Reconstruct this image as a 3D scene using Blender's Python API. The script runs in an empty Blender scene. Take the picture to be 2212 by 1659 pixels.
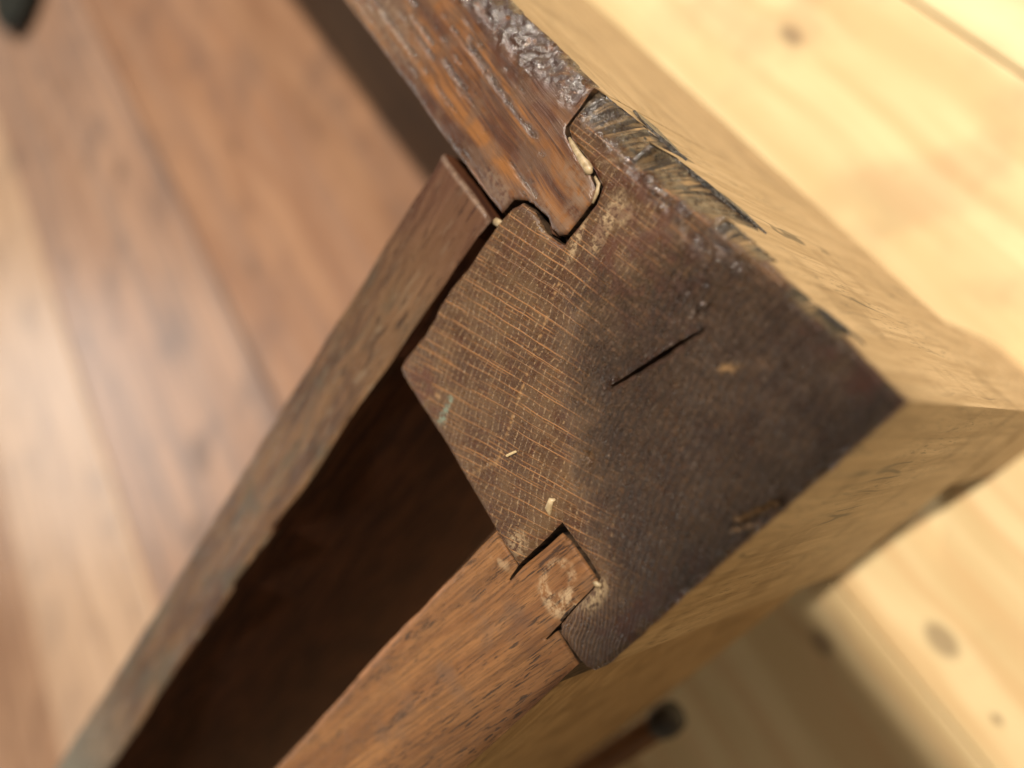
import bpy, bmesh, math, random
import numpy as np
from mathutils import Matrix, Vector
from mathutils.geometry import delaunay_2d_cdt
random.seed(7); rng = np.random.default_rng(11)
S = bpy.context.scene
COL = S.collection
MM = 0.001
T = 140.0            # height of the joint's top above the floor boards, mm

# ---------------------------------------------------------------- camera
cam = bpy.data.cameras.new('camera'); co = bpy.data.objects.new('camera', cam); COL.objects.link(co)
R_ = Vector((-0.49534836, -0.5623003, -0.66215434)); D_ = Vector((-0.72599772, 0.68653871, -0.03989876)); F_ = Vector((0.47702967, 0.46095875, -0.74830456))
m = Matrix((( R_.x, -D_.x, -F_.x), (R_.y, -D_.y, -F_.y), (R_.z, -D_.z, -F_.z))).to_4x4()
m.translation = Vector((-14.7*MM, -13.4*MM, (T+75.04)*MM))
co.matrix_world = m
cam.sensor_width = 36; cam.lens = 1696.6/2212*36; cam.clip_start = 0.004; cam.clip_end = 20
cam.dof.use_dof = True; cam.dof.focus_distance = 0.097; cam.dof.aperture_fstop = 8.0
S.camera = co
# ---------------------------------------------------------------- light
S.view_settings.view_transform = 'Standard'; S.view_settings.look = 'None'; S.view_settings.gamma = 1; S.view_settings.exposure = 0
w = bpy.data.worlds.new('World'); S.world = w; w.use_nodes = True
w.node_tree.nodes['Background'].inputs[0].default_value = (1.0, 0.86, 0.66, 1)
w.node_tree.nodes['Background'].inputs[1].default_value = 0.22
LD = Vector((-0.06, -0.575, 1.0)).normalized()      # towards the sun
sl = bpy.data.lights.new('sun', 'SUN'); sl.energy = 4.5; sl.angle = math.radians(1.4); sl.color = (1.0, 0.89, 0.74)
so = bpy.data.objects.new('sun', sl); COL.objects.link(so); so.location = LD*2; so.rotation_euler = (-LD).to_track_quat('-Z', 'Y').to_euler()
la = bpy.data.lights.new('glint_lamp', 'AREA'); la.energy = 5.2; la.size = 0.07; la.size_y = 0.07; la.shape = 'RECTANGLE'; la.color = (1.0, 0.95, 0.88)  # added lamp that makes the glints on the varnished outer edges
lo = bpy.data.objects.new('glint_lamp', la); COL.objects.link(lo); lo.location = (0.74, -0.58, 0.84)
lo.rotation_euler = (Vector((0.05, 0.02, 0.1))-lo.location).to_track_quat('-Z', 'Y').to_euler()

lb = bpy.data.lights.new('glare_lamp', 'AREA'); lb.energy = 7.5; lb.size = 0.9; lb.size_y = 0.8; lb.shape = 'RECTANGLE'; lb.color = (1.0, 0.97, 0.92)  # added lamp for the pale glare on the far left boards
lbo = bpy.data.objects.new('glare_lamp', lb); COL.objects.link(lbo); lbo.location = (1.9, 2.15, 0.75)
lbo.rotation_euler = (Vector((0.3, 0.4, 0.05))-lbo.location).to_track_quat('-Z', 'Y').to_euler()

# ---------------------------------------------------------------- node helpers
class NT:
    def __init__(s, name):
        s.m = bpy.data.materials.new(name); s.m.use_nodes = True; s.t = s.m.node_tree; s.n = s.t.nodes
        s.b = s.n['Principled BSDF']; g = s.n.new('ShaderNodeNewGeometry'); s.pos = s.vm('SCALE', g.outputs['Position'], scale=1000.0)
        s.nrm = g.outputs['Normal']
    def link(s, a, b): s.t.links.new(a, b)
    def put(s, sock, v):
        if hasattr(v, 'is_linked') or isinstance(v, bpy.types.NodeSocket): s.link(v, sock)
        else:
            if isinstance(v, tuple) and len(v) == 3 and sock.type == 'RGBA': v = (*v, 1)
            sock.default_value = v
    def vm(s, op, a, b=None, scale=None):
        n = s.n.new('ShaderNodeVectorMath'); n.operation = op; s.put(n.inputs[0], a)
        if b is not None: s.put(n.inputs[1], b)
        if scale is not None: s.put(n.inputs['Scale'], scale)
        return n.outputs['Value'] if op in ('LENGTH', 'DISTANCE', 'DOT_PRODUCT') else n.outputs[0]
    def ma(s, op, a, b=0.0, c=0.0, clamp=False):
        n = s.n.new('ShaderNodeMath'); n.operation = op; n.use_clamp = clamp
        s.put(n.inputs[0], a); s.put(n.inputs[1], b); s.put(n.inputs[2], c); return n.outputs[0]
    def mul(s, a, b): return s.ma('MULTIPLY', a, b)
    def add(s, a, b): return s.ma('ADD', a, b)
    def ramp(s, v, a, b, c=0.0, d=1.0, smooth=True):
        n = s.n.new('ShaderNodeMapRange'); n.interpolation_type = 'SMOOTHSTEP' if smooth else 'LINEAR'
        s.put(n.inputs[0], v); n.inputs[1].default_value = a; n.inputs[2].default_value = b; n.inputs[3].default_value = c; n.inputs[4].default_value = d; return n.outputs[0]
    def xyz(s, v):
        n = s.n.new('ShaderNodeSeparateXYZ'); s.put(n.inputs[0], v); return n.outputs
    def comb(s, x, y, z=0.0):
        n = s.n.new('ShaderNodeCombineXYZ'); s.put(n.inputs[0], x); s.put(n.inputs[1], y); s.put(n.inputs[2], z); return n.outputs[0]
    def noise(s, v, scale=1.0, det=4.0, rough=0.55, dist=0.0, sc=None):
        if sc is not None: v = s.vm('MULTIPLY', v, sc)
        n = s.n.new('ShaderNodeTexNoise'); s.put(n.inputs['Vector'], v); n.inputs['Scale'].default_value = scale
        n.inputs['Detail'].default_value = det; n.inputs['Roughness'].default_value = rough; n.inputs['Distortion'].default_value = dist
        return n.outputs['Fac']
    def vor(s, v, feature='F1', dims='3D', scale=1.0, rand=1.0, out='Distance'):
        n = s.n.new('ShaderNodeTexVoronoi'); n.voronoi_dimensions = dims; n.feature = feature
        if dims == '1D': s.put(n.inputs['W'], v)
        else: s.put(n.inputs['Vector'], v)
        n.inputs['Scale'].default_value = scale; n.inputs['Randomness'].default_value = rand; return n.outputs[out]
    def mix(s, f, a, b):
        n = s.n.new('ShaderNodeMix'); n.data_type = 'RGBA'; s.put(n.inputs[0], f); s.put(n.inputs[6], a); s.put(n.inputs[7], b); return n.outputs[2]
    def att(s, name):
        n = s.n.new('ShaderNodeAttribute'); n.attribute_name = name; return n.outputs['Fac']
    def bump(s, h, dist, strength=1.0, prev=None):
        n = s.n.new('ShaderNodeBump'); n.inputs['Distance'].default_value = dist*MM; n.inputs['Strength'].default_value = strength
        s.put(n.inputs['Height'], h)
        if prev is not None: s.put(n.inputs['Normal'], prev)
        return n.outputs[0]
    def done(s, col, rough, normal=None, spec=0.5, coat=None, coat_r=0.15):
        s.put(s.b.inputs['Base Color'], col); s.put(s.b.inputs['Roughness'], rough); s.put(s.b.inputs['Specular IOR Level'], spec)
        if normal is not None: s.put(s.b.inputs['Normal'], normal)
        if coat is not None:
            s.put(s.b.inputs['Coat Weight'], coat); s.b.inputs['Coat Roughness'].default_value = coat_r; s.b.inputs['Coat IOR'].default_value = 1.9
            if normal is not None: s.put(s.b.inputs['Coat Normal'], normal)
        return s.m

# ---------------------------------------------------------------- materials
def mat_endgrain():
    k = NT('oak_end_grain')
    p = k.pos; X, Y, Z = k.xyz(p)
    warp = k.noise(p, 0.10, 3)
    warp2 = k.noise(p, 0.9, 2)
    px = k.add(X, 65.0); py = k.add(Y, 8.0)
    r = k.ma('SQRT', k.add(k.mul(px, px), k.mul(py, py)))
    r = k.add(r, k.add(k.mul(warp, 3.5), k.mul(warp2, 0.08)))
    th = k.ma('ARCTAN2', py, px); th = k.add(th, k.add(k.mul(k.noise(p, 0.06, 2), 0.014), k.mul(k.noise(p, 1.3, 2), 0.0008)))
    dark = k.att('dark'); stain = k.att('stain'); chip = k.att('chip'); fine = k.att('fine'); oily = k.att('gloss'); mark = k.att('mark')
    # medullary rays (radial lines) and pore rows (ring lines)
    ray1 = k.vor(k.mul(th, 1.0), 'DISTANCE_TO_EDGE', '1D', 64.0, 1.0)
    ray2 = k.vor(k.add(th, 3.3), 'DISTANCE_TO_EDGE', '1D', 150.0, 0.9)
    l1 = k.ramp(ray1, 0.022, 0.062, 1, 0); l2 = k.ramp(ray2, 0.05, 0.16, 1, 0)
    rbreak = k.ramp(k.noise(k.comb(k.mul(r, 0.10), k.mul(th, 70.0)), 1.0, 3), 0.36, 0.50)
    l1 = k.mul(l1, rbreak); l2 = k.mul(k.mul(l2, 0.5), k.ramp(k.noise(k.comb(k.mul(r, 0.22), k.mul(th, 110.0)), 1.0, 2), 0.42, 0.60))
    ring1 = k.vor(r, 'DISTANCE_TO_EDGE', '1D', 0.95, 0.45)
    ringf = k.vor(r, 'DISTANCE_TO_EDGE', '1D', 1.9, 0.35)
    ringd = k.vor(k.add(r, k.mul(k.noise(p, 0.5, 3), 0.8)), 'DISTANCE_TO_EDGE', '1D', 1.05, 0.7)
    dots = k.ramp(k.noise(k.comb(k.mul(r, 2.2), k.mul(th, 260.0)), 1.0, 3, 0.7), 0.46, 0.60)
    g1 = k.mul(k.ramp(ring1, 0.04, 0.15, 1, 0), dots)
    gf = k.ramp(ringf, 0.08, 0.30, 1, 0)
    gd = k.ramp(ringd, 0.05, 0.35, 1, 0)
    spk = k.ramp(k.noise(k.comb(k.mul(r, 3.6), k.mul(th, 130.0)), 1.0, 5, 0.75), 0.46, 0.62)
    fin = k.noise(p, 3.2, 5, 0.7)
    blot = k.noise(p, 0.16, 4, 0.6); blot2 = k.noise(p, 0.55, 4, 0.6)
    base = k.mix(k.ramp(blot, 0.38, 0.62), (0.060, 0.027, 0.013), (0.102, 0.056, 0.027))
    base = k.mix(k.mul(k.ramp(blot2, 0.48, 0.68), 0.55), base, (0.060, 0.018, 0.010))
    base = k.mix(k.mul(k.ramp(fin, 0.45, 0.65), 0.45), base, (0.17, 0.105, 0.055))
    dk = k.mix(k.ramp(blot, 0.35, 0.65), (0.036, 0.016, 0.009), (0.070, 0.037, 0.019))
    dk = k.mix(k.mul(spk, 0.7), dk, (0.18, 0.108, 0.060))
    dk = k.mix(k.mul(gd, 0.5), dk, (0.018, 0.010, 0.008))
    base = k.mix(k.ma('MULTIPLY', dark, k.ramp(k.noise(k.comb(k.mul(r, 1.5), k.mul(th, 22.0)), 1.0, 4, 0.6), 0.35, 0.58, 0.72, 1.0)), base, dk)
    vis = k.ma('SUBTRACT', 1.0, dark)
    rv = k.ma('MULTIPLY', k.ma('MAXIMUM', l1, l2), k.add(k.mul(vis, 1.15), 0.06))
    rv = k.mul(rv, k.ma('SUBTRACT', 1.0, k.mul(fine, 0.6)))
    base = k.mix(k.mul(rv, k.ramp(k.noise(k.comb(k.mul(r, 0.06), k.mul(th, 38.0)), 1.0, 3), 0.35, 0.60, 0.35, 1.0)), base, (0.31, 0.142, 0.050))
    base = k.mix(k.mul(k.mul(g1, k.add(k.mul(vis, 0.8), 0.08)), k.ma('SUBTRACT', 1.0, fine)), base, (0.30, 0.19, 0.095))
    base = k.mix(k.mul(k.mul(gf, fine), 0.75), base, (0.20, 0.115, 0.062))
    base = k.mix(k.mul(k.ramp(k.noise(p, 1.6, 4, 0.65), 0.42, 0.56), stain), base, (0.42, 0.30, 0.17))
    base = k.mix(k.mul(k.att('teal'), k.mul(k.ramp(k.noise(p, 1.8, 3), 0.4, 0.6), 0.7)), base, (0.20, 0.27, 0.21))
    base = k.mix(mark, base, (0.40, 0.23, 0.10))
    base = k.mix(k.mul(k.ramp(k.noise(p, 0.4, 3), 0.42, 0.62), k.att('rim')), base, (0.082, 0.027, 0.014))
    # broken chips: pale fibres with dark streaks running down the face
    fib = k.noise(k.comb(k.mul(X, 1.9), k.mul(Y, 0.10), k.mul(Z, 0.10)), 1.0, 4, 0.6)
    cc = k.mix(k.ramp(fib, 0.44, 0.60), (0.028, 0.019, 0.012), (0.36, 0.235, 0.115))
    cc = k.mix(k.ramp(k.noise(p, 0.9, 3), 0.55, 0.66), cc, (0.03, 0.03, 0.03))
    base = k.mix(chip, base, cc)
    crust_shade = k.att('crust_shade'); base = k.mix(k.mul(crust_shade, 0.9), base, (0.020, 0.014, 0.011))
    base = k.mix(k.mul(oily, 0.7), base, (0.022, 0.010, 0.007))
    hs = k.add(k.mul(fin, 0.55), k.add(k.mul(k.mul(g1, vis), -0.35), k.add(k.mul(rv, 0.20), k.add(k.mul(k.mul(gd, dark), -0.35), k.mul(k.mul(spk, dark), 1.8)))))
    hs = k.add(hs, k.mul(k.mul(gf, fine), 0.7))
    n1 = k.bump(hs, 0.15, 1.0)
    n2 = k.bump(k.noise(p, 1.8, 3, 0.6), 0.30, 1.0, n1)
    nn = k.n.new('ShaderNodeMix'); nn.data_type = 'VECTOR'; k.put(nn.inputs[0], k.ma('MAXIMUM', oily, crust_shade)); k.put(nn.inputs[4], n1); k.put(nn.inputs[5], n2)
    rough = k.ramp(k.noise(p, 0.8, 4), 0.35, 0.65, 0.26, 0.46)
    rough = k.ma('SUBTRACT', rough, k.mul(k.ma('MAXIMUM', oily, crust_shade), 0.18))
    rough = k.ma('MINIMUM', k.add(rough, k.mul(k.ma('MAXIMUM', chip, stain), 0.35)), 0.9)
    return k.done(base, rough, nn.outputs[1], 0.5, k.ma('MAXIMUM', k.mul(k.mul(dark, spk), 0.9), k.mul(k.ma('MAXIMUM', oily, crust_shade), k.ramp(k.noise(p, 1.0, 4, 0.6), 0.40, 0.56))), 0.13)

def mat_rail():
    k = NT('varnished_reddish_oak')
    p = k.pos; X, Y, Z = k.xyz(p)
    q = k.comb(X, k.add(k.add(Y, k.mul(X, 0.06)), k.mul(k.noise(p, 0.05, 2), 2.5)), Z)     # grain runs slightly across the rail
    g = k.noise(q, 1.0, 4, 0.6, 0, (0.022, 0.34, 0.2)); g2 = k.noise(q, 1.0, 5, 0.7, 0, (0.10, 3.6, 1.0)); g3 = k.noise(q, 1.0, 4, 0.6, 0, (0.055, 1.3, 1.0))
    gou = k.att('gouge'); rim = k.att('rim'); dust = k.att('stain')
    c = k.mix(k.ramp(g, 0.40, 0.60), (0.085, 0.030, 0.014), (0.26, 0.105, 0.028))
    c = k.mix(k.mul(k.ramp(g3, 0.50, 0.62), 0.75), c, (0.060, 0.026, 0.016))
    c = k.mix(k.mul(k.ramp(g2, 0.50, 0.66), 0.7), c, (0.045, 0.018, 0.011))
    c = k.mix(k.mul(k.ramp(k.noise(p, 0.22, 4), 0.48, 0.62), 0.55), c, (0.13, 0.072, 0.042))
    c = k.mix(k.mul(gou, 0.75), c, (0.030, 0.016, 0.011))
    c = k.mix(k.mul(rim, k.ramp(k.noise(p, 0.5, 3), 0.25, 0.5)), c, (0.040, 0.017, 0.010))
    c = k.mix(k.mul(k.ramp(k.noise(p, 1.0, 4, 0.65), 0.35, 0.6), dust), c, (0.20, 0.13, 0.085))
    n1 = k.bump(k.add(k.mul(g2, 0.8), k.mul(k.noise(p, 3.0, 4, 0.7), 0.25)), 0.10, 1.0)
    n2 = k.bump(k.noise(p, 1.6, 3, 0.6), 0.30, 1.0, n1)
    n3 = k.bump(k.noise(q, 1.0, 4, 0.7, 0, (0.9, 4.5, 2.0)), 0.25, 1.0, n1)
    a = k.n.new('ShaderNodeMix'); a.data_type = 'VECTOR'; k.put(a.inputs[0], rim); k.put(a.inputs[4], n1); k.put(a.inputs[5], n2)
    b = k.n.new('ShaderNodeMix'); b.data_type = 'VECTOR'; k.put(b.inputs[0], gou); k.put(b.inputs[4], a.outputs[1]); k.put(b.inputs[5], n3)
    rough = k.ma('SUBTRACT', k.ramp(k.noise(p, 0.35, 4), 0.35, 0.65, 0.30, 0.52), k.mul(k.ma('MAXIMUM', gou, rim), 0.15))
    return k.done(c, rough, b.outputs[1], 0.6, k.ma('MAXIMUM', 0.35, k.mul(k.ma('MAXIMUM', gou, rim), k.ramp(k.noise(p, 0.9, 4, 0.6), 0.40, 0.56))), 0.17)

def mat_lower():
    k = NT('light_brown_oak')
    p = k.pos; X, Y, Z = k.xyz(p)
    q = k.comb(k.add(X, k.mul(Y, -0.10)), Y, Z)
    wob = k.mul(k.noise(p, 0.05, 2), 6.0)
    q2 = k.comb(k.add(k.add(X, k.mul(Y, -0.10)), wob), Y, Z)
    g = k.noise(q2, 1.0, 4, 0.6, 0, (0.28, 0.012, 0.05)); fibre = k.noise(q, 1.0, 5, 0.7, 0, (3.4, 0.06, 0.3))
    pores = k.noise(q, 1.0, 3, 0.6, 0, (4.2, 0.34, 1.0))
    band = k.ramp(k.noise(q2, 1.0, 2, 0.5, 0, (0.50, 0.02, 0.05)), 0.47, 0.55)
    c = k.mix(k.ramp(g, 0.35, 0.65), (0.190, 0.082, 0.032), (0.285, 0.138, 0.054))
    c = k.mix(k.mul(k.ramp(fibre, 0.42, 0.62), 0.75), c, (0.120, 0.058, 0.026))
    c = k.mix(k.mul(k.ramp(pores, 0.555, 0.615), k.add(k.mul(band, 0.75), 0.14)), c, (0.040, 0.026, 0.018))
    c = k.mix(k.mul(k.ramp(k.noise(p, 0.13, 4), 0.52, 0.70), 0.5), c, (0.14, 0.085, 0.055))
    c = k.mix(k.mul(k.att('rim'), 0.6), c, (0.42, 0.20, 0.10))
    c = k.mix(k.mul(k.att('dark'), 0.8), c, (0.060, 0.022, 0.014))
    c = k.mix(k.mul(k.att('stain'), k.ramp(k.noise(p, 0.9, 4, 0.65), 0.40, 0.62)), c, (0.42, 0.29, 0.17))
    n = k.bump(k.add(k.mul(fibre, 0.6), k.mul(k.ramp(pores, 0.55, 0.62), -0.5)), 0.12, 0.9)
    n = k.bump(k.att('stain'), 0.06, 1.0, n)
    return k.done(c, k.ramp(k.noise(p, 0.6, 3), 0.3, 0.7, 0.42, 0.6), n, 0.4)

def mat_strip():
    k = NT('rough_aged_slat_wood')
    p = k.pos; X, Y, Z = k.xyz(p)
    q = k.comb(k.add(X, k.mul(Y, 0.08)), Y, Z)
    f = k.noise(q, 1.0, 5, 0.7, 0, (1.6, 0.10, 0.5)); g = k.noise(q, 1.0, 4, 0.6, 0, (0.22, 0.035, 0.1)); cr = k.noise(q, 1.0, 3, 0.6, 0, (2.2, 0.16, 0.5))
    c = k.mix(k.ramp(g, 0.36, 0.62), (0.060, 0.028, 0.015), (0.135, 0.074, 0.036))
    c = k.mix(k.mul(k.ramp(f, 0.44, 0.68), 0.5), c, (0.22, 0.118, 0.058))
    c = k.mix(k.mul(k.ramp(cr, 0.60, 0.66), 0.85), c, (0.022, 0.012, 0.010))
    c = k.mix(k.mul(k.ramp(k.noise(p, 1.0, 4, 0.6, 0, (0.20, 0.07, 0.2)), 0.50, 0.64), k.ramp(Y, 30, 60, 0.2, 0.7)), c, (0.070, 0.056, 0.036))
    c = k.mix(k.mul(k.ramp(k.noise(p, 1.0, 4, 0.6, 0, (0.7, 0.18, 0.3)), 0.56, 0.70), 0.4), c, (0.22, 0.17, 0.115))
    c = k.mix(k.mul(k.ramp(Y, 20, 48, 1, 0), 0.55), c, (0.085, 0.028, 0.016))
    c = k.mix(k.ramp(Y, 150, 215, 0, 0.75), c, (0.17, 0.165, 0.135))  # greying towards the far end paints the pale sheen of reflected daylight
    c = k.mix(k.mul(k.mul(k.att('rim'), 0.7), k.ramp(k.noise(p, 1.2, 4, 0.7), 0.38, 0.55)), c, (0.34, 0.23, 0.16))
    n = k.bump(k.add(k.mul(f, 0.7), k.mul(k.ramp(cr, 0.58, 0.66), -0.7)), 0.30, 0.9)
    return k.done(c, k.ramp(f, 0.3, 0.7, 0.42, 0.62), n, 0.4, k.mul(k.att('rim'), 0.8), 0.3)

def mat_face(name, axis, lo, hi, spec=0.35):
    # honey coloured outer faces of post and rails; axis = direction of the grain
    k = NT(name)
    p = k.pos; X, Y, Z = k.xyz(p)
    if axis == 'x':  sc = (0.030, 1.0, 0.55); sp = (0.30, 1.0, 3.0)
    elif axis == 'y': sc = (1.0, 0.030, 0.55); sp = (1.0, 0.30, 3.0)
    else: sc = (0.55, 0.55, 0.030); sp = (3.2, 3.2, 0.26)
    pw = k.vm('ADD', p, k.comb(k.mul(k.noise(p, 0.035, 2), 3.0), k.mul(k.noise(p, 0.04, 2), 3.0), 0.0))
    g = k.noise(pw, 1.0, 4, 0.6, 0, sc); po = k.noise(pw, 1.0, 3, 0.6, 0, sp)
    band = k.ramp(k.noise(pw, 1.0, 2, 0.5, 0, tuple(v*0.5 for v in sc)), 0.42, 0.6)
    c = k.mix(k.ramp(g, 0.36, 0.64), lo, hi)
    c = k.mix(k.mul(k.ramp(po, 0.57, 0.66), k.add(k.mul(band, 0.7), 0.1)), c, (0.10, 0.075, 0.040))
    c = k.mix(k.mul(k.ramp(k.noise(p, 0.10, 3), 0.52, 0.66), 0.5), c, (lo[0]*0.6, lo[1]*0.56, lo[2]*0.5))
    lnn = k.noise(pw, 0.30, 1, 0.5, 0, sc); line = k.mul(k.ramp(lnn, 0.500, 0.508), k.ramp(lnn, 0.522, 0.514))
    c = k.mix(k.mul(k.ramp(k.noise(pw, 1.0, 5, 0.75, 0, tuple(v*2.2 for v in sc)), 0.45, 0.65), 0.35), c, (lo[0]*0.5, lo[1]*0.45, lo[2]*0.38))
    c = k.mix(k.mul(line, k.ramp(k.noise(p, 0.05, 2), 0.48, 0.6, 0.1, 0.8)), c, (0.075, 0.052, 0.028))
    c = k.mix(k.mul(k.ramp(k.add(Z, k.mul(k.noise(p, 0.5, 3), 4.0)), T-0.6, T+1.8), 0.8), c, (0.09, 0.035, 0.018))
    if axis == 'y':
        c = k.mix(k.mul(k.ramp(k.vm('DISTANCE', k.vm('MULTIPLY', p, (0, 1, 1)), (0, 122, T-22)), 15, 30, 1, 0), k.ramp(k.noise(p, 0.2, 3), 0.3, 0.5)), c, (0.30, 0.30, 0.26))  # pale grey patch paints daylight reflected on the lower rail's face
    n = k.bump(k.add(g, k.mul(po, -0.5)), 0.15, 0.6)
    return k.done(c, 0.5, n, spec)

def mat_plain(name, a, b, sc=(0.3, 0.3, 0.3), rough=0.6, bump=0.1, spec=0.3, lo=0.4, hi=0.6):
    k = NT(name); g = k.noise(k.pos, 1.0, 5, 0.62, 0, sc)
    return k.done(k.mix(k.ramp(g, lo, hi), a, b), rough, k.bump(g, bump, 1.0), spec)

FK = (75.04+T)/180.04     # the boards were measured on a nearer plane
def FX(x): return (x+14.7)*FK-14.7
def FY(y): return (y+13.4)*FK-13.4
KNOTS = [(-19.6, 47.1, 4.6, 2.9), (-7.2, 68.5, 3.6, 2.4), (101.5, -21.5, 4.2, 2.2), (-36, 49, 1.5, 1.0), (517, 255, 9, 5), (440, 262, 7, 4), (395, 232, 9, 5), (300, 150, 7, 3),
         (60, -75, 4, 2), (210, 262, 13, 9), (184, 288, 9, 12), (243, 175, 7, 3)]
def mat_floor(name, lo, hi, stripe, amt, rough=0.35, spec=0.5):
    k = NT(name)
    p = k.pos; X, Y, Z = k.xyz(p)
    kn = 0.0; bend = 0.0
    for (x, y, a, b) in KNOTS:
        x = FX(x); y = FY(y); a *= FK; b *= FK
        dx = k.mul(k.add(X, -x), 1/a); dy = k.mul(k.add(Y, -y), 1/b)
        d = k.ma('SQRT', k.add(k.mul(dx, dx), k.mul(dy, dy)))
        kn = k.ma('MAXIMUM', kn, k.ramp(d, 0.55, 1.15, 1, 0)); bend = k.ma('MAXIMUM', bend, k.ramp(d, 0.6, 3.2, 1, 0))
    q = k.comb(X, k.add(Y, k.add(k.mul(bend, 2.5), k.mul(k.noise(p, 0.008, 2), 12.0))), Z)
    g = k.noise(q, 1.0, 3, 0.5, 0, (0.0035, 0.13, 0.2)); g2 = k.noise(q, 1.0, 3, 0.6, 0, (0.008, 0.055, 0.2)); f = k.noise(q, 1.0, 4, 0.6, 0, (0.02, 0.7, 0.2))
    c = k.mix(k.ramp(g2, 0.38, 0.62), lo, hi)
    c = k.mix(k.mul(k.ramp(g, 0.47, 0.60), amt), c, stripe)
    c = k.mix(k.mul(k.ramp(f, 0.5, 0.7), 0.18), c, stripe)
    c = k.mix(k.mul(k.ramp(k.noise(p, 0.022, 4, 0.6), 0.50, 0.68), amt*0.8), c, (stripe[0]*0.55, stripe[1]*0.58, stripe[2]*0.65))
    c = k.mix(k.mul(kn, 0.55), c, (0.12, 0.070, 0.045))
    return k.done(c, rough, k.bump(k.add(g, f), 0.15, 0.5), spec)

M_END = mat_endgrain(); M_RAIL = mat_rail(); M_LOW = mat_lower(); M_STRIP = mat_strip()
M_FX = mat_face('honey_oak_face_long', 'x', (0.36, 0.240, 0.125), (0.49, 0.345, 0.195))
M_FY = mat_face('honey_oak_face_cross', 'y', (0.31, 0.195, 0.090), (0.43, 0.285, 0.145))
M_FZ = mat_face('honey_oak_face_upright', 'z', (0.38, 0.255, 0.130), (0.50, 0.355, 0.200))
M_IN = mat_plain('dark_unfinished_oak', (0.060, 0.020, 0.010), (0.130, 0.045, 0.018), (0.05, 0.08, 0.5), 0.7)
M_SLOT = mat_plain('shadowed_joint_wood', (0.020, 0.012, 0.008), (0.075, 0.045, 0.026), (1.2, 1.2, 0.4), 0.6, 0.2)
M_GLUE = mat_plain('old_hide_glue', (0.34, 0.25, 0.14), (0.52, 0.40, 0.24), (0.9, 0.9, 0.9), 0.35, 0.15, 0.5)

# ---------------------------------------------------------------- mesh tools
def link(name, me, mats=(), parent=None, smooth=False):
    o = bpy.data.objects.new(name, me); COL.objects.link(o)
    for x in mats: me.materials.append(x)
    if smooth: me.polygons.foreach_set('use_smooth', [True]*len(me.polygons))
    if parent is not None: o.parent = parent
    return o
def tag(o, label, cat, group=None, kind=None):
    if label: o['label'] = label
    if cat: o['category'] = cat
    if group: o['group'] = group
    if kind: o['kind'] = kind
    return o
def seg_dist(P, a, b):
    d = b-a; L = max((d*d).sum(), 1e-12); t = np.clip(((P-a)@d)/L, 0, 1)
    return np.linalg.norm(P-(a+t[:, None]*d), axis=1)
def inside(P, poly):
    c = np.zeros(len(P), bool); x, y = P[:, 0], P[:, 1]; n = len(poly)
    for i in range(n):
        x1, y1 = poly[i]; x2, y2 = poly[(i+1) % n]
        if y1 == y2: continue
        k = ((y1 > y) != (y2 > y)) & (x < (x2-x1)*(y-y1)/(y2-y1)+x1)
        c ^= k
    return c
_perm = rng.permutation(4096)
_val = rng.random(4096)
def vnoise(x, y):
    xi = np.floor(x).astype(int); yi = np.floor(y).astype(int); u = x-xi; v = y-yi
    u = u*u*(3-2*u); v = v*v*(3-2*v)
    h = lambda a, b: _val[(_perm[(a*131) & 4095] + b*57) & 4095]
    return (h(xi, yi)*(1-u)+h(xi+1, yi)*u)*(1-v)+(h(xi, yi+1)*(1-u)+h(xi+1, yi+1)*u)*v
def fbm(x, y, o=4):
    s = 0; a = 0.5; t = 0
    for i in range(o): s = s+a*vnoise(x*2**i+17*i, y*2**i+5*i); t += a; a *= 0.55
    return s/t
def sstep(a, b, x): t = np.clip((x-a)/(b-a), 0, 1); return t*t*(3-2*t)
def resample(poly, step, wob, wf):
    out = []; n = len(poly); acc = 0.0
    for i in range(n):
        a = np.array(poly[i], float); b = np.array(poly[(i+1) % n], float); L = np.linalg.norm(b-a)
        st = step if not callable(step) else step(a, b)
        k = max(1, int(round(L/st))); nrm = np.array([-(b-a)[1], (b-a)[0]])/max(L, 1e-9)
        for j in range(k):
            p = a+(b-a)*j/k
            w_ = wob if not callable(wob) else wob(p)
            out.append(p+nrm*((fbm(np.array([(acc+L*j/k)*wf]), np.array([3.3]), 3)[0]-0.5)*2*w_))
        acc += L
    return np.array(out)
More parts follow.
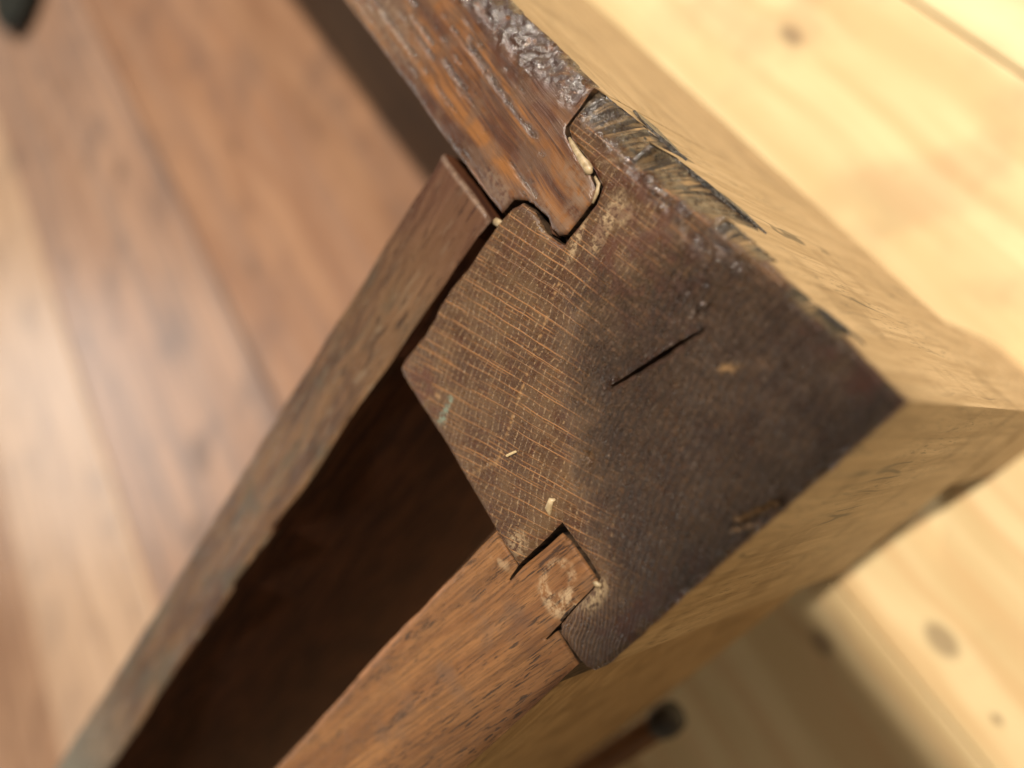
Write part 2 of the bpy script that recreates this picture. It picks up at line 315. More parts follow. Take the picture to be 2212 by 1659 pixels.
def slab(name, outline, ztop, zbot, grid, hf, mats, wallmat, parent, attrs, region=None, step=0.4, wob=0.07, wf=0.5, holes=(), edge=0.45, eps_levels=(0.25, 0.9, 2.5, 7, 18), wallfn=None, edgef=None):
    """a board or post: finely meshed top with real relief, walls down to zbot"""
    ol = resample(outline, step, wob, wf)
    hl = [resample(h, 0.25, 0.10, 1.6) for h in holes]
    x0, y0 = ol.min(0); x1, y1 = ol.max(0)
    if region: x1 = min(x1, region[0]); y1 = min(y1, region[1])
    gx, gy = np.meshgrid(np.arange(x0, x1, grid), np.arange(y0, y1, grid)); G = np.stack([gx.ravel(), gy.ravel()], 1)
    G += (rng.random(G.shape)-0.5)*grid*0.25
    G = G[inside(G, ol)]
    loops = [ol]+hl; dd = np.full(len(G), 9e9)
    for lp in loops:
        for i in range(len(lp)): dd = np.minimum(dd, seg_dist(G, lp[i], lp[(i+1) % len(lp)]))
    k = dd > grid*0.45
    for h in hl: k &= ~inside(G, h)
    G = G[k]
    V = list(ol); E = [(i, (i+1) % len(ol)) for i in range(len(ol))]
    for h in hl:
        o0 = len(V); V += list(h); E += [(o0+i, o0+(i+1) % len(h)) for i in range(len(h))]
    nb = len(V); V += list(G)
    r = delaunay_2d_cdt([Vector((float(a), float(b))) for a, b in V], E, [], 0, 1e-5)
    P = np.array([(v.x, v.y) for v in r[0]]); F = np.array([f for f in r[2] if len(f) == 3])
    C = P[F].mean(1); ok = inside(C, ol)
    for h in hl: ok &= ~inside(C, h)
    F = F[ok]
    # boundary ids in the output
    orig = r[3]; mp = {}
    for i, lst in enumerate(orig):
        for q in lst: mp[q] = i
    d = np.full(len(P), 9e9)
    for lp in loops:
        for i in range(len(lp)): d = np.minimum(d, seg_dist(P, lp[i], lp[(i+1) % len(lp)]))
    z = hf(P, d) - np.clip(1-d/edge, 0, 1)**2*edge*0.55*(edgef(P) if edgef else 1)
    verts = [(P[i, 0]*MM, P[i, 1]*MM, (ztop+z[i])*MM) for i in range(len(P))]; faces = [tuple(int(q) for q in f) for f in F]; mi = [0]*len(faces)
    A = {kk: list(fn(P, d)) for kk, fn in attrs.items()}
    o0 = 0
    for li, lp in enumerate(loops):
        n = len(lp); ring = [mp[o0+i] for i in range(n)]; o0 += n
        cen = lp.mean(0)
        top = [ztop+z[r_] for r_ in ring]; lev = list(eps_levels) if li == 0 else [0.5, 2, 5]
        bot = zbot if li == 0 else ztop-9
        prev = ring
        wf_ = wallfn
        for L in lev+[None]:
            cur = []
            for i in range(n):
                a = wf_(lp[i], L) if wf_ else lp[i]; zz = bot if L is None else top[i]-min(L, (top[i]-bot)*0.9)*1.0
                wv = 0.06*(fbm(np.array([a[0]*0.5+a[1]*0.5]), np.array([zz*0.12]), 2)[0]-0.5)
                cur.append(len(verts)); verts.append(((a[0]+wv)*MM, (a[1]+wv)*MM, zz*MM))
                for kk in A: A[kk].append(A[kk][ring[i]] if L is not None and L < 1 else 0.0)
            for i in range(n):
                j = (i+1) % n; faces.append((prev[j], prev[i], cur[i], cur[j]))
                mid = (lp[i]+lp[j])/2; mi.append(wallmat(mid, lp[j]-lp[i], L) if li == 0 else len(mats)-1)
            prev = cur
    me = bpy.data.meshes.new(name); me.from_pydata(verts, [], faces)
    me.polygons.foreach_set('material_index', mi)
    for kk, vv in A.items():
        at = me.attributes.new(kk, 'FLOAT', 'POINT'); at.data.foreach_set('value', np.array(vv, np.float32))
    me.update()
    o = link(name, me, mats, parent)
    sm = [i < len(F) for i in range(len(faces))]; me.polygons.foreach_set('use_smooth', sm)
    return o
def blob(P, x, y, rx, ry, ang=0.0, soft=0.5):
    c, s = math.cos(ang), math.sin(ang); dx = P[:, 0]-x; dy = P[:, 1]-y
    u = (dx*c+dy*s)/rx; v = (-dx*s+dy*c)/ry; return 1-sstep(1-soft, 1+soft, np.sqrt(u*u+v*v))
def line(P, a, b, w, soft=0.4): return 1-sstep(w*(1-soft), w*(1+soft), seg_dist(P, np.array(a, float), np.array(b, float)))
def box(name, x0, x1, y0, y1, z0, z1, mat, parent, bev=0.8):
    bm = bmesh.new(); bmesh.ops.create_cube(bm, size=1)
    for v in bm.verts: v.co = Vector(((x0+x1)/2+v.co.x*(x1-x0), (y0+y1)/2+v.co.y*(y1-y0), (z0+z1)/2+v.co.z*(z1-z0)))*MM
    if bev: bmesh.ops.bevel(bm, geom=bm.edges[:], offset=bev*MM, segments=2, affect='EDGES', profile=0.6)
    me = bpy.data.meshes.new(name); bm.to_mesh(me); bm.free(); return link(name, me, [mat], parent)

# ---------------------------------------------------------------- floor: separate boards under the piece
floor = bpy.data.objects.new('floor', None); COL.objects.link(floor); tag(floor, 'worn wooden floor of long straight boards under the frame', None, kind='structure')
YEL = ((0.70, 0.52, 0.27), (0.82, 0.65, 0.37), (0.68, 0.43, 0.21), 0.45)
PALE = ((0.74, 0.59, 0.33), (0.86, 0.72, 0.44), (0.66, 0.49, 0.26), 0.35)
RED = ((0.29, 0.150, 0.085), (0.36, 0.20, 0.118), (0.24, 0.145, 0.105), 0.45)
RED2 = ((0.33, 0.195, 0.130), (0.41, 0.250, 0.168), (0.20, 0.145, 0.125), 0.6)
RED3 = ((0.40, 0.265, 0.175), (0.50, 0.345, 0.235), (0.30, 0.205, 0.155), 0.45)
RED4 = ((0.27, 0.155, 0.095), (0.36, 0.22, 0.14), (0.18, 0.10, 0.065), 0.5)
MID = ((0.60, 0.44, 0.22), (0.72, 0.55, 0.29), (0.46, 0.27, 0.11), 0.8)
boards = [(-640, -480, YEL), (-480, -336, PALE), (-336, -190, YEL), (-190, -40.5, PALE), (-40.5, 57, YEL), (57, 200, RED), (200, 347, RED2), (347, 503, RED3), (503, 650, RED4), (650, 800, RED), (800, 950, RED), (950, 1100, RED), (1100, 1240, RED)]
for i, (a, b, c) in enumerate(boards):
    below = a > 50; a = FY(a); b = FY(b)
    nm = 'yellow_pine_floor' if c is YEL else 'pale_pine_floor' if c is PALE else 'worn_reddish_floor'
    jit = 0.94+0.12*random.random(); tone = lambda t: tuple(v*jit for v in t)
    mt = mat_floor(nm, tone(c[0]), tone(c[1]), tone(c[2]), c[3], 0.36 if below else 0.45, 0.5)
    def bd(x0, x1, y0, y1, mt, g):
        return box('floor_board', x0, x1, y0+g, y1-g, -18, 0-(1.6 if below else 0.25)*random.random(), mt, floor, 1.1 if below else 0.7)
    if i == 4:      # outside the frame this board is wide; under the frame it meets the reddish boards
        bd(-700, 1500, a, b-0.2, mt, 0.2); bd(-700, 44, b-0.1, FY(132), mt, 0.2)
    elif below:
        bd(-700, 44, FY(132) if i == 5 else a, b, mat_floor('honey_pine_floor', tone(MID[0]), tone(MID[1]), tone(MID[2]), MID[3]), 0.5); bd(45, 1500, a, b, mt, 1.8)
    else: bd(-700, 1500, a, b, mt, 0.5)
sub = box('ground', -1500, 2500, -1500, 2500, -40, -18.5, mat_plain('dark_subfloor', (0.03, 0.02, 0.012), (0.06, 0.04, 0.025), (0.02, 0.02, 0.02)), None, 0)
tag(sub, 'dark subfloor beneath the floor boards', None, kind='structure')

# ---------------------------------------------------------------- the furniture frame
frame = bpy.data.objects.new('furniture_frame', None); COL.objects.link(frame)
tag(frame, 'dark antique oak furniture frame corner, notched post with two rails and a slat, top removed', 'furniture frame')

POST = [(0.0, 0.0), (-0.1, 13.5), (-0.2, 29.7), (-0.6, 43.9), (-0.2, 45.6), (0.7, 46.4), (1.9, 46.8), (5.6, 47.2), (6.4, 46.4), (6.8, 43.1), (6.9, 38.6), (7.3, 38.0), (10.4, 37.9), (13.1, 38.0), (15.3, 38.1), (15.3, 42.6), (15.4, 47.2), (18.5, 47.4), (21.1, 47.5), (35.0, 47.2), (49.0, 47.7), (50.0, 47.5), (50.2, 47.0), (50.1, 41.6), (50.1, 37.4), (50.9, 35.3), (50.8, 28.6), (50.9, 21.4), (50.4, 17.9), (49.5, 16.2), (47.4, 15.7), (43.8, 16.4), (41.4, 16.0), (40.3, 15.6), (40.2, 12.5), (40.2, 9.2), (41.0, 7.3), (43.4, 6.7), (45.7, 6.4), (49.1, 6.1), (50.6, 5.4), (50.6, 3.2), (50.6, 0.0), (37.9, 0.0), (25.4, 0.0), (15.6, 0.0), (6.9, 0.0)]
# each chip: x from a (start) to b (tip); drop and inset grow or shrink along it
CH = [(50.7, 40.0, 1.6, 8.8, 3.8, 2.6), (39.6, 26.6, 4.5, 11.4, 3.4, 1.0), (26.0, 19.5, 1.2, 3.2, 1.6, 0.6), (15.2, 8.6, 1.4, 4.2, 1.2, 0.5)]
def chipf(P):
    x, y = P[:, 0], P[:, 1]; z = np.zeros(len(P)); mk = np.zeros(len(P)); cr = np.zeros(len(P))
    for (a, b, d0, d1, w0, w1) in CH:
        t = (a-x)/(a-b); on = (t >= -0.02) & (t <= 1.0)
        tt = np.clip(t, 0, 1); D = (d0+(d1-d0)*tt)*sstep(-0.02, 0.05, tt)*(0.85+0.3*fbm(x*0.9, y*0+2, 3)); W = w0+(w1-w0)*tt
        W = W*(0.72+0.6*fbm(x*0.7+3, y*0+9, 3))
        s = np.clip(1-y/np.maximum(W, 0.05), 0, 1)
        zz = -D*(s**1.15); fib = (fbm(x*1.9, y*0.12, 3)-0.5)*1.6*np.minimum(s*3, 1)
        z = np.where(on & (s > 0), np.minimum(z, zz+fib), z); mk = np.where(on & (s > 0.10), np.maximum(mk, np.minimum((s-0.10)*8, 1)), mk)
        cr = np.where(on & (y < 0.42), 1.0, cr)
    return z, mk, cr
CRACK = np.array([(19.1, 9.7), (20.0, 12.6), (20.7, 15.6), (21.6, 18.8), (22.6, 22.0)])
def crackpoly():
    L = []; R = []
    for i, p in enumerate(CRACK):
        wd = [0.16, 0.26, 0.30, 0.24, 0.12][i]; L.append((p[0]+wd, p[1]-0.05)); R.append((p[0]-wd, p[1]+0.05))
    return [(19.0, 9.3)]+L+[(22.7, 22.3)]+R[::-1]
def post_h(P, d):
    x, y = P[:, 0], P[:, 1]; z, mk, cr = chipf(P)
    r = np.hypot(x+65, y+8)+3*fbm(x*0.1, y*0.1, 2); dk = dark_m(P, d)
    z = z+(fbm(x*0.06, y*0.06, 3)-0.5)*0.9
    z = z+np.sin(r*2*math.pi/0.95)*0.012*dk + np.sin(r*2*math.pi/0.52)*0.025*fine_m(P, d)
    z = z-0.5*line(P, (0.4, 15.0), (1.7, 19.5), 0.35)-0.35*line(P, (0.2, 17.3), (1.6, 20.6), 0.22)
    z = z+0.18*line(P, (1.2, 14.6), (2.2, 19.0), 0.28)
    z = z-0.35*blob(P, 18.3, 29.7, 0.9, 0.7)                             # old pin hole
    z = z-0.25*line(P, (49.8, 40.9), (46.2, 40.6), 0.16)-0.2*line(P, (44.8, 40.0), (41, 38.0), 0.13)
    gl = gloss_m(P, d); z = z+gl*(fbm(x*0.9, y*0.9, 4)-0.55)*2.2*(1-mk)
    return z
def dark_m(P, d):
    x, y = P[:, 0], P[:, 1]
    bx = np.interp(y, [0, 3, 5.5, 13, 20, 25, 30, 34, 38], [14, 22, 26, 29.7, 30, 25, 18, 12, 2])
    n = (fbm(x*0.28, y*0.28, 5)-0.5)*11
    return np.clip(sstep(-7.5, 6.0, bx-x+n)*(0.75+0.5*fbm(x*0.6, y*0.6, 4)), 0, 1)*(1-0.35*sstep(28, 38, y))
def fine_m(P, d):
    x, y = P[:, 0], P[:, 1]; return sstep(33, 41, y+(4-x)*0.5)*sstep(16, 9, x)
def sparkle(P): return 0
def gloss_m(P, d):
    x, y = P[:, 0], P[:, 1]; n = fbm(x*0.5, y*0.5, 4)
    e = sstep(5.8, 2.0, y+(n-0.5)*6)*sstep(21, 27, x)*sstep(0.5, 1.6, 9-np.abs(0)) 
    e2 = blob(P, 24.5, 3.0, 4.6, 1.6, 0.1)*n*1.4
    e3 = blob(P, 22.0, 6.5, 2.0, 5.0, 0.15)*sstep(0.45, 0.6, n)*0.7
    return np.clip(np.maximum(np.maximum(e*sstep(0.34, 0.52, n), e2), e3), 0, 1)
def stain_post(P, d):
    return np.clip(blob(P, 37.2, 9.8, 0.9, 3.6, 0.25)*0.9+blob(P, 39.0, 14.0, 0.5, 2.6, 0.35)*0.8+blob(P, 36.0, 7.4, 1.0, 1.2)*0.7+blob(P, 6.0, 39.8, 1.0, 2.4, 0.2)+blob(P, 7.0, 43, 0.8, 2.2)*.5+blob(P, 17.5, 45.4, 1.5, 1.6)*0.5+line(P, (41.0, 3.4), (43.5, 6.0), 0.25)*.5, 0, 1)
def mark_post(P, d):
    return np.clip(line(P, (37.2, 19.2), (26.5, 43.4), 0.09)*0.75*sstep(0.35, 0.5, fbm(P[:, 0]*1.5, P[:, 1]*1.5, 2))+blob(P, 14.0, 10.1, 1.1, 0.5, 0.9)*sstep(0.4, 0.55, fbm(P[:, 0]*2, P[:, 1]*2, 3))*0.9
        +line(P, (0.8, 15.6), (2.0, 20.0), 0.22)*0.7+line(P, (0.3, 18.2), (1.5, 21.2), 0.14)*0.6+blob(P, 41.5, 44.0, 0.7, 0.25, 0.3)*0.6+line(P, (27.5, 41.5), (29.5, 47), 0.08)*.4, 0, 1)
def teal_post(P, d): return np.clip(line(P, (39.4, 42.4), (38.4, 45.6), 0.5)+blob(P, 38.6, 45.6, 0.8, 0.9), 0, 1)
def rim_post(P, d):
    x, y = P[:, 0], P[:, 1]; return np.clip(blob(P, 4, 1.2, 8, 1.8)+sstep(0.9, 0.2, d)*0.4+blob(P, 44, 45, 5, 2.2)*0.8+blob(P, 1.4, 36, 2.0, 9)*0.8+blob(P, 34, 8, 12, 8)*0.7+blob(P, 46, 20, 3, 4)*.4, 0, 1)
def chip_a(P, d): return chipf(P)[1]
def crust_shade_a(P, d):
    z, mk, cr = chipf(P); n = fbm(P[:, 0]*1.2, P[:, 1]*1.2+4, 3); x, y = P[:, 0], P[:, 1]
    st = np.zeros(len(P))
    for (a, b, *_r) in CH: st = np.maximum(st, sstep(1.2, 0.2, np.abs(x-a+0.8))*sstep(5, 3, y)*0.8)  # dark bands at the chip starts paint the shadow lying there
    return np.clip(cr*sstep(0.35, 0.5, n)+st*mk, 0, 1)
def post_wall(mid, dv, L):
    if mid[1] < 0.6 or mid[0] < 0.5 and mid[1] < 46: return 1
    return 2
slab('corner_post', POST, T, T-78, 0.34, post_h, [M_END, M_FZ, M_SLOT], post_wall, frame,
     dict(dark=dark_m, stain=stain_post, chip=chip_a, fine=fine_m, gloss=gloss_m, mark=mark_post, teal=teal_post, rim=rim_post, crust_shade=crust_shade_a), step=0.4,
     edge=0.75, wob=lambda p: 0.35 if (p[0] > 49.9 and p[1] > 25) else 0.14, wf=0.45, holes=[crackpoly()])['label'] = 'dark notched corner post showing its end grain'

LX, LY = 900.0, 900.0
# upper rail with its rounded tongue let into the post
RAIL = [(LX, 18.2), (105.6, 18.2), (83.8, 18.6), (67.9, 19.2), (57.9, 19.5), (51.3, 19.4), (50.9, 16.9), (49.0, 15.5), (46.4, 15.1), (44.6, 14.9), (43.2, 15.5), (41.6, 15.3), (40.8, 14.4), (40.6, 9.3), (41.4, 7.9), (43.5, 7.2), (46.8, 7.0), (49.9, 6.25), (50.68, 5.5), (50.68, 0.0), (60, 0.0), (73.0, 0.0), (120, 0.0), (LX, 0.0)]
GOU = []
for i in range(46):
    x = random.uniform(44, 112); y = random.uniform(3.2, 18.2); L = random.choice([4, 6, 9, 14, 20, 26]); GOU.append((x, y, x+L, y-L*0.055+random.uniform(-.4, .4), random.uniform(0.07, 0.20), random.uniform(0.15, 0.6)))
GOU += [(43.0, 11.3, 48.5, 12.6, 0.30, 0.8), (48.2, 12.5, 50.5, 13.4, 0.3, 0.5), (52, 9.5, 74, 7.4, 0.32, 0.55), (60, 13.0, 88, 10.8, 0.36, 0.6), (66, 6.6, 96, 4.2, 0.3, 0.5), (80, 15.0, 99, 13.8, 0.4, 0.4), (88, 9.5, 112, 7.4, 0.4, .5)]
def gouge(P, d):
    g = np.zeros(len(P)); m_ = P[:, 0] < 130
    for (x0, y0, x1, y1, w_, dp) in GOU:
        q = line(P, (x0, y0), (x1, y1), w_, 0.6); g = np.maximum(g, q)
    return np.clip(g*sstep(0.34, 0.5, fbm(P[:, 0]*0.14, P[:, 1]*1.5, 3)), 0, 1)
def rail_rim(P, d):
    x, y = P[:, 0], P[:, 1]; n = fbm(x*0.16, y*0.4+7, 4)
    return np.clip(sstep(5.2, 2.2, y+(n-0.5)*5)*sstep(50, 53, x)+sstep(1.1, 0.2, 18.6-y+(fbm(x*.3, y, 3)-.5)*2)*0.6*sstep(0.4, .55, fbm(x*0.2, y*0.1, 3)), 0, 1)
def rail_h(P, d):
    x, y = P[:, 0], P[:, 1]
    z = (fbm(x*0.02, y*0.12, 3)-0.5)*0.7-gouge(P, d)*0.28
    s = np.clip(1-y/(3.4+1.6*fbm(x*0.12, y*0, 3)), 0, 1); on = sstep(50.5, 52.5, x)
    z = z-(s**1.4)*2.6*on*(0.7+0.6*fbm(x*0.2, y*0+1, 3))
    z = z+rail_rim(P, d)*(fbm(x*0.75, y*1.1, 4)-0.5)*1.5*sstep(0.2, 1, on)
    z = z-sstep(1.3, 0, 18.8-y)*0.5*fbm(x*0.15, y*0+5, 3)
    return z
def rail_dust(P, d): return np.clip(blob(P, 96, 15, 14, 4, 0, .7)*0.9+blob(P, 44, 9, 4, 1.6)*0.6+blob(P, 47, 14.2, 4, 1.0)*0.6+blob(P, 54, 17.5, 5, 1.5)*.7+blob(P, 42, 12, 1.4, 3)*.5, 0, 1)
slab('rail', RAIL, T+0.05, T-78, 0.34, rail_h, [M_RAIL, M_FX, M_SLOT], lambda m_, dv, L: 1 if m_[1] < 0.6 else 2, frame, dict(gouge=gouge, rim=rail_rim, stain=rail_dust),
     region=(132, 99), step=lambda a, b: 0.5 if max(a[0], b[0]) < 125 else 12.0, wob=lambda p: 0.10 if p[0] < 130 else 0, wf=0.3, edge=0.6, edgef=lambda P: 1-0.85*sstep(8.5, 7.0, P[:, 1])*sstep(52.5, 51.5, P[:, 0]))['label'] = 'reddish varnished rail with battered glossy outer edge'

# lower rail with a square tongue, and its two short splits
LOW = [(21.5, LY), (21.5, 130), (21.5, 114.8), (21.9, 77.4), (21.3, 47.9), (15.7, 47.8), (15.25, 50.2), (15.05, 50.2), (15.1, 47.2), (14.5, 39.3), (12.8, 38.8), (10.3, 38.7), (7.2, 38.7), (7.0, 43), (6.65, 46.7), (6.5, 50.0), (6.25, 50.0), (6.2, 47.7), (1.7, 47.6), (1.4, 59.4), (1.2, 72.5), (1.1, 130), (1.1, LY)]
def low_h(P, d):
    x, y = P[:, 0], P[:, 1]; return -0.7+(fbm(x*0.08, y*0.03, 3)-0.5)*0.5-0.6*sstep(1.4, 0, 21.8-x)*fbm(y*0.12, x*0+3, 3)-0.5*sstep(1.2, 0, x-1.2)*fbm(y*0.2, x*0+8, 3)
def low_rim(P, d):
    x, y = P[:, 0], P[:, 1]; return np.clip(sstep(0.8, 0.1, 21.6-x)*sstep(55, 62, y), 0, 1)
def low_st(P, d):
    q = np.abs(np.hypot((P[:, 0]-10.6), (P[:, 1]-43.6)*0.8)-2.0); return np.clip((1-sstep(0.25, 0.7, q))*0.6+blob(P, 7.6, 44.4, 1.6, 1.6)+blob(P, 9.5, 46.3, 2.2, 0.9)*0.9+blob(P, 17.6, 49.8, 1.8, 0.7, 0.5)*0.6, 0, 1)
def low_dk(P, d):
    x, y = P[:, 0], P[:, 1]; return np.clip(sstep(1.3, 0.3, x-1.2)*0.7*sstep(48, 50, y)*sstep(66, 56, y)+blob(P, 13, 42, 3, 3)*0.3+blob(P, 8.5, 52, 4, 2)*.3, 0, 1)
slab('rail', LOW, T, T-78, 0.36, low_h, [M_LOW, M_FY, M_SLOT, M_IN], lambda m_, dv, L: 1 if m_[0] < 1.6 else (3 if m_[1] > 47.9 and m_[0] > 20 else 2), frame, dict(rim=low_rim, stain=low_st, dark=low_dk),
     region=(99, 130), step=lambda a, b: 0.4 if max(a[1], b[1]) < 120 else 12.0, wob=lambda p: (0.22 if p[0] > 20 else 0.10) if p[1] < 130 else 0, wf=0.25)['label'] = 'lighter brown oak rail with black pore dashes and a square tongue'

# inner slat, 3 mm lower, ragged edges
SL = [(70.4, 22.4), (69.9, 28.9), (70.3, 34.7), (70.1, 60.3), (70.0, 93.2), (69.2, 138), (69.0, 215.5), (69.0, 880), (54.5, 880), (54.5, 215), (54.0, 184.5), (55.0, 135.2), (54.5, 112), (55.3, 111.2), (54.4, 94), (55.2, 93.2), (54.5, 80), (55.0, 65.6), (54.9, 49.4), (55.0, 42), (55.2, 32.3), (55.2, 26), (54.7, 22.6), (60.1, 22.3)]
SL = SL[::-1]
def sl_h(P, d):
    x, y = P[:, 0], P[:, 1]; return (fbm(x*0.12, y*0.03, 4)-0.5)*1.0-0.8*sstep(2.2, 0, 70.2-x)*fbm(y*0.14, x*0+2, 4)-0.8*sstep(1.6, 0, x-53.5)*fbm(y*0.2, x*0+5, 4)*sstep(40, 60, y)
def sl_rim(P, d): return np.clip(sstep(0.7, 0.2, P[:, 1]-22.4)+sstep(0.5, 0.1, P[:, 0]-55.1)*sstep(30, 22, P[:, 1])*.4, 0, 1)
slab('inner_slat', SL, T-3, T-76, 0.5, sl_h, [M_STRIP, M_IN], lambda m_, dv, L: 1, frame, dict(rim=sl_rim), region=(99, 230), step=lambda a, b: 0.6 if max(a[1], b[1]) < 220 else 15.0,
     wob=lambda p: (0.06 if p[1] < 23 else 0.28) if p[1] < 230 else 0, wf=0.12, edge=0.6, wallfn=lambda a, L: (np.array([55.6+(a[0]-55.6)*(0.0 if L is None or L > 2 else 0.6), a[1]]) if a[0] < 57 and a[1] > 50 else a))['label'] = 'rough greyish brown inner slat with ragged edge'

# ---- glue lumps and small broken bits in the joints (parts of the frame)
def lump(name, pts, r, mat, zb=T, flat=0.55):
    bm = bmesh.new()
    prev = None; n = 8
    for i, (x, y, z, k) in enumerate(pts):
        a = pts[max(i-1, 0)]; b = pts[min(i+1, len(pts)-1)]; d = Vector((b[0]-a[0], b[1]-a[1], b[2]-a[2])).normalized(); sd = d.cross(Vector((0, 0, 1))).normalized(); up = sd.cross(d)
        ring = []
        for j in range(n):
            t = 2*math.pi*j/n; q = Vector((x, y, zb+z))+(sd*math.cos(t)+up*math.sin(t)*flat)*r*k*(0.85+0.3*random.random()); ring.append(bm.verts.new(q*MM))
        if prev:
            for j in range(n): bm.faces.new((prev[j], prev[(j+1) % n], ring[(j+1) % n], ring[j]))
        else: bm.faces.new(ring[::-1])
        prev = ring
    bm.faces.new(prev); bmesh.ops.recalc_face_normals(bm, faces=bm.faces[:]); me = bpy.data.meshes.new(name); bm.to_mesh(me); bm.free()
    return link(name, me, [mat], frame, True)
lump('glue_bead', [(49.3, 6.2, 0.0, .4), (48.4, 6.4, 0.1, .8), (46.9, 6.6, 0.2, 1.0), (45.4, 6.8, 0.25, 1.3), (44.4, 6.9, 0.3, 1.5), (43.6, 7.0, 0.3, 1.5), (43.1, 7.1, 0.2, .7)], 0.42, M_GLUE)
lump('glue_bead', [(42.6, 7.1, 0.0, .6), (41.4, 7.3, 0.1, 1.0), (40.8, 8.2, 0.1, 1.0), (40.45, 9.4, 0.0, .6)], 0.26, M_GLUE)
lump('glue_bead', [(16.9, 38.9, 0.1, .3), (17.6, 38.4, 0.2, 1.2), (18.1, 37.4, 0.2, 1.0), (17.8, 36.9, 0.1, .3)], 0.42, M_GLUE)
lump('glue_bead', [(51.0, 20.6, -1.0, .6), (52.0, 21.3, -1.6, 1.2), (53.2, 21.8, -2.2, 1.0), (53.6, 22.1, -2.6, .5)], 0.5, M_GLUE)
lump('joint_debris', [(42.0, 15.6, -1.2, .5), (43.2, 15.7, -0.9, 1.0), (44.2, 15.7, -1.2, .7)], 0.4, M_STRIP)
lump('joint_debris', [(40.7, 15.2, -2.4, .6), (41.4, 15.5, -2.0, 1.2), (42.0, 15.6, -2.3, .6)], 0.4, M_RAIL)
lump('joint_debris', [(6.9, 43.2, -0.4, .5), (6.85, 44.8, -0.3, .9), (6.7, 46.2, -0.4, .6)], 0.22, M_SLOT)
lump('joint_debris', [(6.4, 38.2, 0.0, .6), (6.9, 38.6, 0.15, 1.3), (7.3, 38.9, 0.0, .5)], 0.3, M_GLUE)
# flakes of old finish standing off the broken outer edge
def flake(pts, th, mat):
    bm = bmesh.new(); f0 = [bm.verts.new(Vector((x, y, T+z))*MM) for x, y, z in pts]; f1 = [bm.verts.new(Vector((x, y+th, T+z))*MM) for x, y, z in pts]
    bm.faces.new(f0); bm.faces.new(f1[::-1]); n = len(pts)
    for i in range(n): bm.faces.new((f0[i], f1[i], f1[(i+1) % n], f0[(i+1) % n]))
    bmesh.ops.recalc_face_normals(bm, faces=bm.faces[:])
    bmesh.ops.subdivide_edges(bm, edges=bm.edges[:], cuts=2, use_grid_fill=True)
    for v in bm.verts: v.co += Vector((random.uniform(-1, 1), random.uniform(-1, 1), random.uniform(-1, 1)))*0.09*MM
    me = bpy.data.meshes.new('edge_flake'); bm.to_mesh(me); bm.free(); return link('edge_flake', me, [mat], frame)
M_CRUST = mat_plain('black_varnish_crust', (0.020, 0.020, 0.020), (0.09, 0.075, 0.06), (1.6, 1.6, 1.6), 0.28, 0.5, 0.6)
flake([(49.6, -0.25, -7.4), (46.8, -0.3, -6.0), (43.0, -0.3, -6.8), (39.6, -0.25, -8.6), (43.5, -0.2, -9.2), (48.0, -0.2, -9.6)], 0.8, M_CRUST)
flake([(36.5, -0.2, -5.6), (32.0, -0.3, -7.6), (26.6, -0.2, -11.6), (31.0, -0.15, -10.6), (35.0, -0.15, -7.6)], 0.6, M_CRUST)
flake([(12.6, -0.15, -2.2), (10.2, -0.2, -3.0), (7.6, -0.15, -4.8), (10.0, -0.1, -4.4)], 0.35, M_CRUST)

# ---- bracket foot under the corner: groove, then a flare
def loft(name, prof, x0, y0, wx, wy, mat, parent):
    bm = bmesh.new(); prev = None
    for z, ins in prof:
        c = 1.2; pts = []
        X0 = x0+ins; X1 = x0+wx-ins; Y0 = y0+ins; Y1 = y0+wy-ins
        for (cx, cy, a0) in ((X0+c, Y0+c, 180), (X1-c, Y0+c, 270), (X1-c, Y1-c, 0), (X0+c, Y1-c, 90)):
            for q in range(4): a = math.radians(a0+q*30); pts.append((cx+c*math.cos(a), cy+c*math.sin(a)))
        ring = [bm.verts.new(Vector((a, b, z))*MM) for a, b in pts]
        if prev:
            for i in range(len(ring)): j = (i+1) % len(ring); bm.faces.new((prev[i], prev[j], ring[j], ring[i]))
        else: bm.faces.new(ring)
        prev = ring
    bm.faces.new(prev[::-1]); bmesh.ops.recalc_face_normals(bm, faces=bm.faces[:]); me = bpy.data.meshes.new(name); bm.to_mesh(me); bm.free(); return link(name, me, [mat], parent)
PROF = [(62.0, 0.8), (60.8, 2.4), (59, 3.2), (57.5, 3.0), (56, 2.0), (54.5, 0.8), (53, 0.2), (30, 0.4), (8, 0.8), (2, 1.2), (0.0, 2.0)]
foot0 = loft('foot', PROF, 0.2, 0.2, 24.0, 21.0, M_FZ, frame)
# the rest of the frame, out of the picture: it carries the rails
for (x, y) in ((LX, 0), (0, LY), (LX, LY)):
    box('corner_post', x+0.1, x+50, y+0.1, y+47, T-78, T, M_IN, frame, 1.0); f_ = foot0.copy(); COL.objects.link(f_); f_.parent = frame; f_.location = (x*MM+0.012, y*MM+0.012, 0)
box('rail', LX+15, LX+35, 47.2, LY-0.2, T-78, T, M_IN, frame, 1.0); box('rail', 50.6, LX-0.2, LY+15, LY+35, T-78, T, M_IN, frame, 1.0)
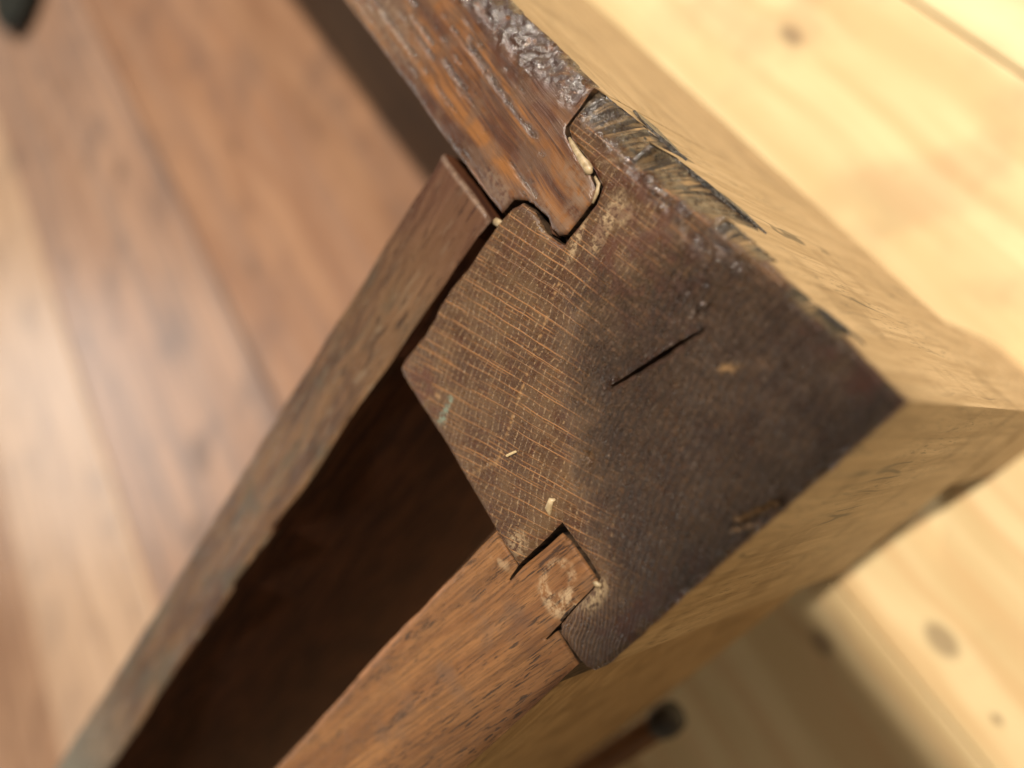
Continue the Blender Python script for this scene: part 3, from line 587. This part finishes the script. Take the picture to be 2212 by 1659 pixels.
# brown rod with a dark grey end along the bottom edge of the lower rail
def rod(name, a, b, r, mat, seg=20, caps=2, parent=None):
    bm = bmesh.new(); a = Vector(a); b = Vector(b); ax = (b-a).normalized(); s = ax.cross(Vector((0, 0, 1))).normalized(); u = s.cross(ax); prev = None
    prof = [(0, .55), (0.25*r, .85), (0.8*r, 1)]; L = (b-a).length; prof += [(L-0.8*r, 1), (L-0.25*r, .85), (L, .55)]
    for t, k in prof:
        ring = [bm.verts.new((a+ax*t+(s*math.cos(2*math.pi*i/seg)+u*math.sin(2*math.pi*i/seg))*r*k)*MM) for i in range(seg)]
        if prev:
            for i in range(seg): bm.faces.new((prev[i], prev[(i+1) % seg], ring[(i+1) % seg], ring[i]))
        else: bm.faces.new(ring[::-1])
        prev = ring
    bm.faces.new(prev); me = bpy.data.meshes.new(name); bm.to_mesh(me); bm.free(); return link(name, me, [mat], parent, True)
M_ROD = mat_plain('rusty_brown_wood', (0.14, 0.065, 0.024), (0.20, 0.100, 0.042), (0.2, 0.05, 0.2), 0.5); M_KNOB = mat_plain('dark_grey_iron', (0.030, 0.027, 0.024), (0.060, 0.056, 0.052), (0.3, 0.3, 0.3), 0.42)
hr = rod('bottom_rod', (-2.6, 101, T-80.4), (1.5, 200, T-80.4), 2.9, M_ROD, parent=frame); hr['label'] = 'rusty brown rod along the rail bottom'
hk = rod('rod_cap', (-2.9, 94.5, T-80.4), (-2.5, 102.5, T-80.4), 3.7, M_KNOB, parent=hr); hk['label'] = 'dark grey end cap'
# ---------------------------------------------------------------- small loose things
M_PALE = mat_plain('pale_splinter', (0.55, 0.42, 0.22), (0.70, 0.55, 0.32), (1, 1, 1), 0.5)
sp = link('wood_splinter', bpy.data.meshes.new('wood_splinter')); bm = bmesh.new()
zt = T+0.35
pts = [(26.2, 37.7, 0.0), (26.45, 38.3, 0.05), (26.75, 39.2, 0.12), (26.6, 39.25, 0.3), (26.3, 38.4, 0.28), (26.08, 37.8, 0.18)]
v0 = [bm.verts.new(Vector((x, y, zt+z))*MM) for x, y, z in pts]; v1 = [bm.verts.new(Vector((x-0.16, y+0.02, zt+z-0.12))*MM) for x, y, z in pts]
bm.faces.new(v0); bm.faces.new(v1[::-1])
for i in range(6): bm.faces.new((v0[i], v1[i], v1[(i+1) % 6], v0[(i+1) % 6]))
bmesh.ops.recalc_face_normals(bm, faces=bm.faces[:]); bm.to_mesh(sp.data); bm.free(); sp.data.materials.append(M_PALE)
tag(sp, 'tiny pale wood splinter lying on the post end grain', 'splinter')
def lathe(name, prof, cx, cy, mat, seg=40):
    bm = bmesh.new(); prev = None
    for r, z in prof:
        ring = [bm.verts.new(Vector((cx+r*math.cos(2*math.pi*i/seg), cy+r*math.sin(2*math.pi*i/seg), z))*MM) for i in range(seg)]
        if prev:
            for i in range(seg): bm.faces.new((prev[i], prev[(i+1) % seg], ring[(i+1) % seg], ring[i]))
        else: bm.faces.new(ring[::-1])
        prev = ring
    bm.faces.new(prev); me = bpy.data.meshes.new(name); bm.to_mesh(me); bm.free(); return link(name, me, [mat], None, True)
dk = lathe('dark_round_object', [(58, 0), (62, 2), (63, 9), (60, 13), (54, 14), (8, 14)], FX(646), FY(232), mat_plain('black_matte', (0.012, 0.014, 0.012), (0.022, 0.024, 0.020), (0.05, 0.05, 0.05), 0.6))  # low dark rounded shape of unknown kind
tag(dk, 'black rounded object on the worn boards in the top left corner', 'dark object')

# ---------------------------------------------------------------- added unseen board on legs, blocks sun from lower rail face and floor
tr = bpy.data.objects.new('sun_blocker', None); COL.objects.link(tr)
tag(tr, 'added unseen board on legs, blocking the sun from the lower rail face and the floor beside it', 'sun_blocker')
M_TR = mat_plain('plain_beech', (0.40, 0.27, 0.15), (0.50, 0.35, 0.20), (0.03, 0.3, 0.3), 0.5)
zb = 620.0; hh = zb-T; sx = -0.06*hh; sy = -0.575*hh
M_TR2 = M_TR
box('top_board', -500, 3.5+sx, 0+sy, 300+sy, zb-12, zb+12, M_TR, tr, 4.0)
for x in (-460, -190):
    for y in (12, 280):
        box('leg', x-12, x+12, y+sy-12, y+sy+12, 0, zb-12, M_TR, tr, 1.5)
